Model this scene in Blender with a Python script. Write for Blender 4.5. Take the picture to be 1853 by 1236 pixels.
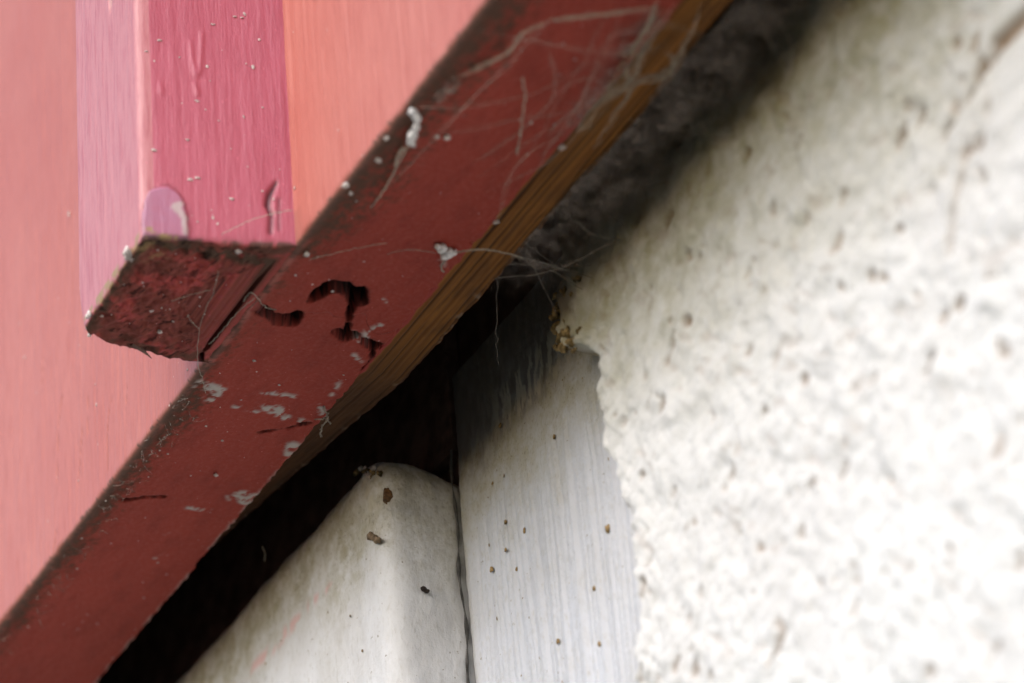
import bpy, bmesh, math, random
import numpy as np
from mathutils import Vector, Matrix

scene = bpy.context.scene
for _o in list(bpy.data.objects):
    bpy.data.objects.remove(_o)
random.seed(7)
MM = 0.001          # everything below is written in millimetres

# ------------------------------------------------------------------ camera
CPOS = np.array([338.67978, -151.95793, -230.68572])
CROT = np.array([[0.44997666558, 0.49217438421, 0.74517472837],
                 [0.88942687109, -0.17200149235, -0.42348002031],
                 [-0.08025485286, 0.85333456465, -0.51514978959]])
FPX, PW, PH = 5894.33254, 1853.0, 1236.0
cd = bpy.data.cameras.new('camera')
cam = bpy.data.objects.new('camera', cd)
scene.collection.objects.link(cam)
M = Matrix([list(CROT[i]) + [CPOS[i] * MM] for i in range(3)] + [[0, 0, 0, 1]])
cam.matrix_world = M
cd.sensor_width = 36.0
cd.lens = FPX / PW * 36.0
cd.clip_start = 0.02
cd.clip_end = 2000.0
cd.dof.use_dof = True
cd.dof.focus_distance = 0.456
cd.dof.aperture_fstop = 21.0
cd.dof.aperture_blades = 0
scene.camera = cam

# ------------------------------------------------------------------ light
SUN_EL, SUN_AZ = math.radians(31), math.radians(158)    # azimuth: 180 = straight in front of the wall (-Y)
world = bpy.data.worlds.new('World')
scene.world = world
world.use_nodes = True
wn = world.node_tree
wn.nodes.clear()
sky = wn.nodes.new('ShaderNodeTexSky')
sky.sky_type = 'NISHITA'
sky.sun_disc = False
sky.sun_elevation = SUN_EL
sky.sun_rotation = SUN_AZ
sky.air_density = 1.0
sky.dust_density = 1.5
hsv = wn.nodes.new('ShaderNodeHueSaturation')
hsv.inputs['Saturation'].default_value = 1.0
bg = wn.nodes.new('ShaderNodeBackground')
bg.inputs['Strength'].default_value = 0.15
wo = wn.nodes.new('ShaderNodeOutputWorld')
wn.links.new(sky.outputs[0], hsv.inputs['Color'])
wn.links.new(hsv.outputs[0], bg.inputs['Color'])
wn.links.new(bg.outputs[0], wo.inputs['Surface'])
sl = bpy.data.lights.new('sun', 'SUN')
sl.energy = 1.2
sl.angle = math.radians(60)
sl.color = (1.0, 0.99, 0.985)
sun = bpy.data.objects.new('sun', sl)
scene.collection.objects.link(sun)
sdir = Vector((math.cos(SUN_EL) * math.sin(SUN_AZ), math.cos(SUN_EL) * math.cos(SUN_AZ), math.sin(SUN_EL)))
sun.rotation_euler = (-sdir).to_track_quat('-Z', 'Y').to_euler()
sun.location = (0, -2, 2)
scene.view_settings.view_transform = 'Standard'
scene.view_settings.look = 'None'
scene.view_settings.gamma = 1.0
scene.view_settings.use_curve_mapping = False
scene.view_settings.exposure = 0.71
scene.render.engine = 'CYCLES'
scene.cycles.max_bounces = 8

# ------------------------------------------------------------------ small maths
def at(px, py, axis, val):
    """the point of the plane axis=val that the photo's pixel px,py looks at (mm)"""
    d = CROT @ np.array([(px - PW / 2) / FPX, -(py - PH / 2) / FPX, -1.0])
    t = (val - CPOS[axis]) / d[axis]
    return CPOS + t * d

def _h(ix, iy, seed):
    n = (ix.astype(np.int64) * 374761393 + iy.astype(np.int64) * 668265263 + seed * 974634777) & 0xFFFFFFFF
    n = ((n ^ (n >> 13)) * 1274126177) & 0xFFFFFFFF
    n = ((n ^ (n >> 16)) * 2246822519) & 0xFFFFFFFF
    return ((n ^ (n >> 15)) & 0xFFFFFF) / float(0xFFFFFF)

def vn(x, y, seed=0):
    x = np.asarray(x, float); y = np.asarray(y, float)
    ix = np.floor(x); iy = np.floor(y)
    fx = x - ix; fy = y - iy
    fx = fx * fx * fx * (fx * (fx * 6 - 15) + 10); fy = fy * fy * fy * (fy * (fy * 6 - 15) + 10)
    a = _h(ix, iy, seed); b = _h(ix + 1, iy, seed); c = _h(ix, iy + 1, seed); d = _h(ix + 1, iy + 1, seed)
    return (a * (1 - fx) + b * fx) * (1 - fy) + (c * (1 - fx) + d * fx) * fy

def fbm(x, y, seed=0, octv=4, gain=0.5):
    s = 0; a = 1.0; t = 0
    for k in range(octv):
        s = s + a * vn(x * 2 ** k + 17.3 * k, y * 2 ** k - 9.1 * k, seed + k * 31)
        t += a; a *= gain
    return s / t

def sst(e0, e1, x):
    t = np.clip((x - e0) / (e1 - e0), 0, 1)
    return t * t * (3 - 2 * t)

def dist_poly(X, Y, pts):
    """distance to a polyline whose points carry a half width; returns min(d - w)"""
    best = np.full(X.shape, 1e9)
    for (x0, y0, w0), (x1, y1, w1) in zip(pts[:-1], pts[1:]):
        dx, dy = x1 - x0, y1 - y0
        L = dx * dx + dy * dy + 1e-9
        t = np.clip(((X - x0) * dx + (Y - y0) * dy) / L, 0, 1)
        d = np.hypot(X - x0 - t * dx, Y - y0 - t * dy) - (w0 + (w1 - w0) * t)
        best = np.minimum(best, d)
    return best

def px_line(pts, axis, val, ia, ib, s=1 / 13.5):
    out = []
    for (x, y, w) in pts:
        p = at(x, y, axis, val)
        out.append((p[ia], p[ib], w * s / 2))
    return out

# ------------------------------------------------------------------ mesh helpers
def link_mesh(name, verts, quads, mat, attrs=None, tris=None, parent=None, smooth=True):
    me = bpy.data.meshes.new(name)
    verts = np.asarray(verts, float) * MM
    faces = np.asarray(quads, np.int32)
    nq, k = faces.shape
    me.vertices.add(len(verts)); me.vertices.foreach_set('co', verts.ravel())
    me.loops.add(nq * k); me.loops.foreach_set('vertex_index', faces.ravel())
    me.polygons.add(nq)
    me.polygons.foreach_set('loop_start', np.arange(0, nq * k, k, dtype=np.int32))
    me.polygons.foreach_set('loop_total', np.full(nq, k, np.int32))
    if smooth:
        me.polygons.foreach_set('use_smooth', np.ones(nq, bool))
    for an, av in (attrs or {}).items():
        a = me.attributes.new(an, 'FLOAT', 'POINT')
        a.data.foreach_set('value', np.asarray(av, np.float32).ravel())
    me.update(); me.validate()
    me.materials.append(mat)
    o = bpy.data.objects.new(name, me)
    scene.collection.objects.link(o)
    if parent is not None:
        o.parent = parent
        o.location = -Vector(parent.location)
    return o

def grid_faces(n, m, closed_n=False):
    i = np.arange(n if closed_n else n - 1)[:, None]; j = np.arange(m - 1)[None, :]
    i2 = (i + 1) % n
    return np.stack([(i * m + j), (i2 * m + j), (i2 * m + j + 1), (i * m + j + 1)], -1).reshape(-1, 4)

def grid_normals(P, closed_n=False):
    if closed_n:
        du = np.roll(P, -1, 0) - np.roll(P, 1, 0)
    else:
        du = np.gradient(P, axis=0)
    dv = np.gradient(P, axis=1)
    n = np.cross(du, dv)
    L = np.linalg.norm(n, axis=2, keepdims=True)
    return n / np.maximum(L, 1e-12)

def sheet(name, P, mat, attrs=None, parent=None, closed_n=False, flip=False):
    n, m, _ = P.shape
    f = grid_faces(n, m, closed_n)
    if flip:
        f = f[:, ::-1]
    return link_mesh(name, P.reshape(-1, 3), f, mat, attrs, parent=parent)

def samples(a, b, step):
    return np.linspace(a, b, max(2, int(round(abs(b - a) / step)) + 1))

def join1(*arrs):
    out = [arrs[0]]
    for a in arrs[1:]:
        out.append(a[1:])
    return np.concatenate(out)

def profile(pts, steps, rad):
    """2-D polyline with rounded corners sampled finely: pts list of (a,b), steps per segment, rad per inner corner"""
    pts = [np.array(p, float) for p in pts]
    segs = []; cur = pts[0]
    out = [pts[0][None]]
    for i in range(1, len(pts)):
        end = pts[i]
        if i < len(pts) - 1 and rad[i] > 0:
            d0 = (pts[i] - pts[i - 1]); d0 = d0 / np.linalg.norm(d0)
            d1 = (pts[i + 1] - pts[i]); d1 = d1 / np.linalg.norm(d1)
            r = rad[i]
            p0 = pts[i] - d0 * r; p1 = pts[i] + d1 * r
            n = max(2, int(np.linalg.norm(p0 - cur) / steps[i - 1]) + 1)
            t = np.linspace(0, 1, n)[1:, None]
            out.append(cur + (p0 - cur) * t)
            k = max(4, int(r * 1.6 / min(steps[i - 1], 0.35)))
            t = np.linspace(0, 1, k)[1:, None]
            out.append((1 - t) ** 2 * p0 + 2 * t * (1 - t) * pts[i] + t * t * p1)
            cur = p1
        else:
            n = max(2, int(np.linalg.norm(end - cur) / steps[i - 1]) + 1)
            t = np.linspace(0, 1, n)[1:, None]
            out.append(cur + (end - cur) * t)
            cur = end
    return np.concatenate(out)

def empty(name, loc, label, cat, group=None):
    o = bpy.data.objects.new(name, None)
    scene.collection.objects.link(o)
    o.empty_display_size = 0.01
    o.location = Vector(loc) * MM
    return tag(o, label, cat, group)

def tag(o, label, cat, group=None):
    o['label'] = label; o['category'] = cat
    if group:
        o['group'] = group
    return o

# ------------------------------------------------------------------ materials
class NT:
    def __init__(s, name):
        s.m = bpy.data.materials.new(name); s.m.use_nodes = True
        s.t = s.m.node_tree; s.t.nodes.clear()
        s.out = s.new('ShaderNodeOutputMaterial')
        s.b = s.new('ShaderNodeBsdfPrincipled')
        s.t.links.new(s.b.outputs[0], s.out.inputs['Surface'])
        tc = s.new('ShaderNodeTexCoord'); s.co = tc.outputs['Object']
    def new(s, k): return s.t.nodes.new(k)
    def map(s, scale, loc=(0, 0, 0)):
        n = s.new('ShaderNodeMapping'); n.inputs['Scale'].default_value = [1000 * v for v in scale]
        n.inputs['Location'].default_value = loc
        s.t.links.new(s.co, n.inputs['Vector']); return n.outputs[0]
    def noise(s, scale, detail=4, rough=0.55, loc=(0, 0, 0)):
        n = s.new('ShaderNodeTexNoise'); n.inputs['Scale'].default_value = 1.0
        n.inputs['Detail'].default_value = detail; n.inputs['Roughness'].default_value = rough
        s.t.links.new(s.map(scale, loc), n.inputs['Vector']); return n.outputs['Fac']
    def ramp(s, v, a, b, lo=0.0, hi=1.0):
        n = s.new('ShaderNodeMapRange'); n.interpolation_type = 'SMOOTHSTEP'
        for k, x in zip(('From Min', 'From Max', 'To Min', 'To Max'), (a, b, lo, hi)):
            n.inputs[k].default_value = x
        s.t.links.new(v, n.inputs['Value']); return n.outputs[0]
    def attr(s, name):
        n = s.new('ShaderNodeAttribute'); n.attribute_name = name; return n.outputs['Fac']
    def mix(s, f, a, b, mode='MIX'):
        n = s.new('ShaderNodeMix'); n.data_type = 'RGBA'; n.blend_type = mode
        for sock, v in ((n.inputs[0], f), (n.inputs[6], a), (n.inputs[7], b)):
            if isinstance(v, (int, float)): sock.default_value = v
            elif isinstance(v, tuple): sock.default_value = (*v, 1)
            else: s.t.links.new(v, sock)
        return n.outputs[2]
    def math(s, op, a, b=0.0):
        n = s.new('ShaderNodeMath'); n.operation = op; n.use_clamp = False
        for sock, v in ((n.inputs[0], a), (n.inputs[1], b)):
            if isinstance(v, (int, float)): sock.default_value = v
            else: s.t.links.new(v, sock)
        return n.outputs[0]
    def bump(s, h, dist, strength=1.0, prev=None):
        n = s.new('ShaderNodeBump'); n.inputs['Distance'].default_value = dist * MM
        n.inputs['Strength'].default_value = strength
        s.t.links.new(h, n.inputs['Height'])
        if prev is not None: s.t.links.new(prev, n.inputs['Normal'])
        return n.outputs[0]
    def set(s, **k):
        for a, v in k.items():
            sock = s.b.inputs[a.replace('_', ' ')]
            if isinstance(v, (int, float)): sock.default_value = v
            elif isinstance(v, tuple): sock.default_value = (*v, 1)
            else: s.t.links.new(v, sock)
        return s.m

def red_paint(name, base, dark, light, shade_col, rough, spec):
    n = NT(name)
    big = n.noise((.03, .03, .02), 4)
    fine = n.noise((1.4, 1.4, .13), 5, .68)
    spk = n.noise((2.2, 2.2, 2.2), 2, .5, (3, 1, 2))
    c = n.mix(n.ramp(big, .35, .68), base, light)
    c = n.mix(n.attr('pale_front'), c, (.60, .265, .265))  # front of the batten mixed towards a paler pink
    c = n.mix(n.attr('under_shade'), c, n.mix(n.ramp(big, .35, .68), shade_col, tuple(v * 1.15 for v in shade_col)))  # deeper red on undersides: their weaker light and sheen put into the colour
    c = n.mix(n.math('MULTIPLY', n.ramp(fine, .42, .72), .6), c, dark)
    c = n.mix(n.math('MULTIPLY', n.ramp(spk, .66, .8), .4), c, tuple(min(1, v * 1.6 + .06) for v in light))
    blo = n.noise((.12, .25, .25), 5, .65, (7, 3, 9))
    c = n.mix(n.math('MULTIPLY', n.math('MULTIPLY', n.attr('under_shade'), n.ramp(blo, .48, .72)), .5), c, (.20, .028, .020))
    c = n.mix(n.attr('lilac'), c, (.42, .19, .29))
    c = n.mix(n.attr('dirt'), c, (.088, .060, .042))
    c = n.mix(n.attr('chip'), c, (.52, .46, .42))
    c = n.mix(n.attr('hole'), c, (.008, .005, .004))
    c = n.mix(n.attr('raw'), c, (.36, .24, .11))
    r = n.math('ADD', n.math('MULTIPLY', fine, .25), rough)
    r = n.math('ADD', r, n.math('MULTIPLY', n.attr('dirt'), .4))
    r = n.math('ADD', r, n.math('MULTIPLY', n.attr('under_shade'), .3))
    b1 = n.bump(fine, .22, .7)
    b2 = n.bump(n.noise((3.0, 3.0, 2.0), 3), .08, .4, b1)
    return n.set(Base_Color=c, Roughness=r, Specular_IOR_Level=n.math('SUBTRACT', spec, n.math('MULTIPLY', n.attr('under_shade'), .4)), Normal=b2)

def raw_wood():
    n = NT('raw_wood')
    g = n.noise((.012, 1.4, 1.4), 5, .6)
    f = n.noise((.15, 5., 5.), 3, .6)
    c = n.mix(n.ramp(g, .3, .7), (.19, .070, .012), (.31, .125, .023))
    c = n.mix(n.math('MULTIPLY', n.ramp(f, .5, .75), .5), c, (.11, .05, .016))
    c = n.mix(n.attr('line'), c, (.022, .009, .004))
    c = n.mix(n.attr('dirt'), c, (.060, .026, .011))
    c = n.mix(n.attr('paint'), c, (.34, .05, .042))
    c = n.mix(n.attr('chip'), c, (.5, .42, .32))
    return n.set(Base_Color=c, Roughness=.75, Specular_IOR_Level=.25, Normal=n.bump(f, .15, .6))

def white_paint(name, ca, cb):
    n = NT(name)
    a = n.noise((.09, .09, .06), 5, .6)
    f = n.noise((1.5, 1.5, .6), 5, .65)
    g = n.noise((.5, .5, .5), 5, .7, (5, 2, 8))
    s = n.noise((1.1, 1.1, 1.1), 3, .55, (1, 7, 4))
    c = n.mix(n.ramp(a, .35, .7), ca, cb)
    c = n.mix(n.math('MULTIPLY', n.ramp(f, .50, .78), .5), c, (.42, .39, .33))
    g2 = n.noise((.16, .16, .10), 6, .72, (9, 2, 3))
    am = n.math('MULTIPLY', n.attr('alga_shade'), n.ramp(g, .30, .60, .25, 1.0))
    am = n.math('MULTIPLY', am, n.ramp(g2, .36, .60, .35, 1.0))
    c = n.mix(am, c, (.40, .365, .24))
    sp2 = n.noise((2.6, 2.6, 1.8), 3, .6, (4, 4, 2))
    c = n.mix(n.math('MULTIPLY', n.math('MULTIPLY', am, n.ramp(sp2, .55, .66)), .8), c, (.17, .14, .075))
    c = n.mix(n.math('MULTIPLY', n.ramp(g2, .52, .70), .35), c, (.50, .48, .45))
    c = n.mix(n.math('MULTIPLY', n.ramp(s, .69, .75), .8), c, (.20, .15, .08))
    c = n.mix(n.attr('pink'), c, (.72, .40, .38))
    c = n.mix(n.attr('dirt'), c, (.17, .145, .14))
    c = n.mix(n.attr('chip'), c, (.62, .58, .48))
    b = n.bump(f, .18, .7)
    b = n.bump(g, .35, .6, b)
    return n.set(Base_Color=c, Roughness=.55, Specular_IOR_Level=.35, Normal=b)

def stucco_mat():
    n = NT('stucco')
    a = n.noise((.035, .035, .035), 5, .6)
    f = n.noise((.9, .9, .9), 5, .7)
    g = n.noise((.28, .28, .28), 6, .65, (4, 4, 1))
    c = n.mix(n.ramp(a, .35, .7), (.74, .738, .73), (.69, .68, .67))
    c = n.mix(n.math('MULTIPLY', n.ramp(f, .5, .78), .22), c, (.52, .48, .42))
    c = n.mix(n.math('MULTIPLY', n.attr('alga_shade'), n.ramp(g, .25, .7, .35, 1.0)), c, (.31, .285, .15))
    c = n.mix(n.attr('pit'), c, (.25, .145, .072))
    c = n.mix(n.attr('dirt'), c, (.19, .155, .125))
    return n.set(Base_Color=c, Roughness=.9, Specular_IOR_Level=.2, Normal=n.bump(n.noise((1.6, 1.6, 1.6), 4, .7), .15, .6, n.bump(f, .4, .6)))

def plain(name, col, rough=.8, var=.4, scale=.8, spec=.25, alpha=1.0, trans=None):
    n = NT(name)
    f = n.noise((scale,) * 3, 4, .6)
    c = n.mix(n.ramp(f, .3, .7), tuple(v * (1 - var) for v in col), tuple(min(1, v * (1 + var * .6)) for v in col))
    m = n.set(Base_Color=c, Roughness=rough, Specular_IOR_Level=spec, Normal=n.bump(f, .2, .5))
    if trans:
        lo, hi, sc = trans
        a = n.math('MULTIPLY', n.ramp(n.noise((sc, sc, sc), 5, .65, (2, 5, 1)), .32, .70, lo, hi), n.attr('body'))
        n.set(Alpha=a)
    elif alpha < 1:
        n.set(Alpha=alpha)
    return m

M_WALL = red_paint('red_wall_paint', (.50, .148, .112), (.40, .10, .076), (.54, .18, .138), (.315, .043, .028), .30, .6)
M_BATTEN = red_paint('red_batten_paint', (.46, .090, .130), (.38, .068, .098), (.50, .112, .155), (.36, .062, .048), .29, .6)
M_RAW = raw_wood()
M_TRIM = white_paint('white_trim_paint', (.77, .77, .785), (.66, .65, .645))
M_BOARD = white_paint('white_board_paint', (.61, .625, .675), (.55, .555, .58))
M_STUCCO = stucco_mat()
M_DARKWOOD = plain('dark_wood', (.16, .095, .075), .9, .5, .3)
M_SILK = plain('spider_silk', (.55, .48, .42), .7, .2, 1.5, .2, alpha=.28)
M_SILK2 = plain('thick_spider_silk', (.58, .51, .42), .7, .3, 1.5, .2, alpha=.5)
M_WEB = plain('dusty_web', (.25, .205, .18), .9, .5, .6, .1, trans=(.0, .75, .3))
M_WEBPALE = plain('pale_web', (.50, .45, .40), .9, .4, .5, .1, trans=(.0, .3, .6))
M_COCOON = plain('cocoon_silk', (.78, .75, .74), .8, .15, 2.0)
M_SPECK = plain('pale_specks', (.66, .58, .54), .8, .3, 1.0)
M_BROWN = plain('brown_husk', (.13, .065, .025), .7, .5, 1.5)
M_CRUMB = plain('mortar_crumb', (.27, .19, .085), .95, .8, .9)
M_BLACK = plain('black_dropping', (.035, .025, .02), .7, .4, 1.5)
M_GROUND = plain('ground', (.06, .06, .04), .95, .35, .002)

# ------------------------------------------------------------------ the setting
def box_mesh(name, lo, hi, mat, parent=None):
    bm = bmesh.new()
    bmesh.ops.create_cube(bm, size=1)
    for v in bm.verts:
        v.co = Vector([(lo[i] + (hi[i] - lo[i]) * (v.co[i] + .5)) * MM for i in range(3)])
    me = bpy.data.meshes.new(name); bm.to_mesh(me); bm.free(); me.materials.append(mat)
    o = bpy.data.objects.new(name, me); scene.collection.objects.link(o)
    if parent is not None:
        o.parent = parent; o.location = -Vector(parent.location)
    return o

g = sheet('ground', np.stack(np.meshgrid(np.linspace(-4e5, 4e5, 9), np.linspace(-4e5, 4e5, 9), [-1900.0], indexing='ij'), -1)[:, :, 0], M_GROUND)
g['kind'] = 'structure'
bw = box_mesh('inner_wall', (-1500, 47.5, -1900), (1500, 160, 1500), M_DARKWOOD)
bw['kind'] = 'structure'

# ------------------------------------------------------------------ red cladding wall
clad = empty('red_cladding', (0, 10, 0), 'red painted board and batten cladding overhanging the white wall below', 'wall cladding')

CRACKS = [
    [(392, 605, 7), (415, 570, 18), (436, 545, 26), (456, 518, 18), (478, 494, 9)],
    [(440, 548, 16), (470, 558, 22), (490, 570, 12)], [(490, 570, 12), (505, 578, 24), (522, 580, 28), (538, 568, 14)],
    [(562, 544, 5), (580, 530, 20), (600, 520, 30)], [(600, 520, 30), (625, 522, 24), (642, 530, 32), (648, 545, 20)], [(640, 545, 14), (634, 560, 5), (630, 585, 4), (626, 598, 6)],
    [(610, 600, 12), (624, 606, 22), (640, 604, 12)], [(655, 612, 6), (668, 622, 12), (684, 628, 12)], [(676, 628, 3), (672, 650, 2), (652, 690, 2)],
    [(470, 783, .6), (520, 775, 1.2), (560, 766, .6)], [(220, 905, .5), (265, 898, 1.2), (295, 900, .4)],
    [(385, 615, 3), (365, 640, 4), (360, 662, 5)],
]
CRACKS = [px_line(c, 2, 0, 0, 1, 1 / 10.5) for c in CRACKS]
CHIPS = [
    [(478, 710, 9), (505, 713, 12), (532, 718, 8)], [(425, 736, 8), (445, 738, 9), (466, 746, 6)],
    [(485, 738, 24), (505, 745, 34), (515, 755, 20)], [(545, 762, 16), (552, 765, 10)], [(530, 805, 26), (522, 820, 14)],
    [(438, 895, 34), (445, 905, 30), (465, 892, 8)], [(340, 918, 10), (360, 922, 10), (380, 924, 6)],
    [(375, 700, 26), (395, 705, 26), (380, 722, 22)], [(580, 735, 10), (588, 760, 12)], [(412, 897, 3), (415, 908, 4)],
    [(690, 585, 8), (660, 600, 10), (672, 625, 14)], [(640, 600, 7), (650, 618, 7)], [(800, 470, 8), (800, 490, 6)],
    [(752, 205, 8), (745, 260, 8)],
]
CHIPS += [[(352, 700, 4), (362, 690, 5)], [(640, 640, 6), (652, 655, 5)], [(300, 965, 3), (310, 960, 3)], [(730, 640, 4), (722, 655, 4)], [(615, 690, 6), (600, 715, 5)], [(280, 1010, 3), (300, 1004, 2)], [(690, 540, 3), (705, 548, 3)]]
CHIPS = [px_line(c, 2, 0, 0, 1) for c in CHIPS]
VCR = [   # vertical checks in the paint of the front face
    [(205, 715, 1), (198, 745, 3), (194, 790, 2), (196, 870, 1)], [(112, 720, 1), (106, 770, 2), (104, 880, 1)],
    [(103, 960, 2), (98, 1000, 3), (96, 1015, 2)], [(160, 700, 1), (158, 800, 1)], [(80, 640, 1), (76, 700, 1.5), (76, 715, 1)],
    [(230, 700, 1), (228, 745, 1)], [(148, 780, 1), (140, 890, 1)], [(503, 0, 3), (511, 180, 4), (516, 300, 3), (518, 425, 4)],
]
VCR = [px_line(c, 1, 0, 0, 2) for c in VCR]

def joint(y):       # where the two boards meet under the batten, a stepped tongue and groove
    return 1.5 + 1.2 * np.sin(y * .9) + 2.5 * sst(9, 11, y) - 2.0 * sst(15, 17, y)

prof_yz = profile([(0, 1400), (0, 130), (0, 0), (21.7, 0), (21.7, 6), (21.7, 1400)],
                  [60, .55, .28, .5, 200], [0, 0, 1.1, .5, 0, 0])

def make_board(side):
    fine_lo, fine_hi = -128, 112
    if side > 0:
        s = join1(samples(0, fine_hi, .36), samples(fine_hi, 1300, 40))
    else:
        s = join1(samples(-1300, fine_lo, 40), samples(fine_lo, 0, .36))
    yv = prof_yz[:, 0]; zv = prof_yz[:, 1]
    X = np.repeat(s[:, None], len(yv), 1); Y = np.repeat(yv[None], len(s), 0); Z = np.repeat(zv[None], len(s), 0)
    j = joint(yv)[None] + (0.03 if side > 0 else -0.03)
    fall = np.exp(-np.abs(X) / 12.0)
    X = X + j * fall
    P = np.stack([X, Y, Z], -1)
    N = grid_normals(P)
    if side: pass
    front = sst(1.2, .0, Y) * sst(0, 1.0, Z); bottom = sst(.2, 1.6, Y) * sst(1.2, .1, Z)
    # outward direction written down rather than relied on from the grid's winding
    O = np.zeros_like(P); O[..., 1] = -front; O[..., 2] = -bottom
    edge = (1 - np.clip(front + bottom, 0, 1)) * (Y < 10)
    O[..., 1] -= edge * .7; O[..., 2] -= edge * .7
    h = np.zeros_like(X)
    h += front * (.26 * (fbm(X * .9, Z * .035, 3, 4) - .5) + .07 * (fbm(X * 1.6, Z * .4, 5, 4) - .5) + .5 * (fbm(X * .05, Z * .02, 9, 2) - .5) * sst(30, 60, np.abs(X)))
    h += bottom * (.16 * (fbm(X * .5, Y * 1.0, 13, 5) - .5) + .5 * (fbm(X * .05, Y * .12, 15, 3) - .5) + .05 * (fbm(X * 2.2, Y * 2.2, 17, 2) - .5))
    h += edge * (.8 * (fbm(X * .35, Y * .2, 23, 5) - .5))
    hole = np.zeros_like(X); chip = np.zeros_like(X); deep = np.zeros_like(X)
    wob = 1.15 * (fbm(X * .8, Y * .8, 29, 5, .62) - .5)
    for c in CRACKS:
        dc = dist_poly(X, Y, c) + wob
        hole = np.maximum(hole, sst(.42, .06, dc) * bottom); deep = np.maximum(deep, sst(.2, -.1, dc) * bottom)
    cn = fbm(X * 1.3, Y * 1.6, 41, 4)
    for c in CHIPS:
        d = dist_poly(X, Y, c)
        chip = np.maximum(chip, sst(.5, -.3, d) * sst(.47, .60, cn + .14 * sst(.2, -.8, d)) * (Z < 1))
    chip = np.maximum(chip, .5 * bottom * sst(21.0, 21.5, Y) * sst(-20, -50, X) * sst(.48, .6, fbm(X * .3, Y * .3, 43, 4)))  # pale flecks on the left back edge: a lit burr painted in
    for c in VCR:
        d = dist_poly(X, Z, c)
        q = sst(.14, -.08, d + .2 * (fbm(X, Z * .2, 8, 2) - .5)) * front
        h -= .35 * q
        hole = np.maximum(hole, .45 * q)
    h -= 3.2 * deep * bottom
    h += .18 * chip
    # paint skin, broken along the back edge
    back = sst(20.2, 21.7, Y) * (Z < 3)
    P = P + O * h[..., None]
    P[..., 1] += back * (.5 * (fbm(X * .12, Z * 0, 51, 3) - .5) + (.75 + .7 * sst(-30, 0, X)) * (fbm(X * .9, Z * 0, 52, 5) - .5))
    # dirty, worn front arris
    n1 = fbm(X * .22, Y * .5, 61, 5); n2 = fbm(X * 1.6, Y * 2.0, 63, 3)
    wid = 2.0 + 3.6 * fbm(X * .07, Y * 0, 66, 3) + 3.2 * sst(15, 40, X)
    dirt = sst(1.2, .2, Y / wid + (n2 - .5) * 1.7 + (n1 - .5) * .8) * (Z < .95) * sst(.2, .5, n1 + .12) * .9
    dirt = dirt * sst(-.1, .5, Y + Z * -.2 + .1) * (1 - .8 * sst(15.5, 13.5, np.abs(X)))
    dirt = np.maximum(dirt, .8 * sst(.5, .64, fbm(X * .5, Y * .5, 68, 5)) * sst(3.2, .8, Y) * (Z < .9) * sst(17, 15.5, np.abs(X)))
    dirt = np.maximum(dirt, .85 * sst(.66, .74, n2) * sst(6, 0, Y) * (Z < .9))
    dirt = np.maximum(dirt, sst(4, 0, np.abs(X - 17) + .6 * np.maximum(Z, 0) * .25) * (Z > .5) * (Z < 5) * .3)
    zero = np.zeros_like(X)
    return sheet('board', P, M_WALL, dict(dirt=np.clip(dirt, 0, 1), chip=chip, hole=hole, lilac=zero, raw=zero, under_shade=bottom), clad)

make_board(1); make_board(-1)

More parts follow.
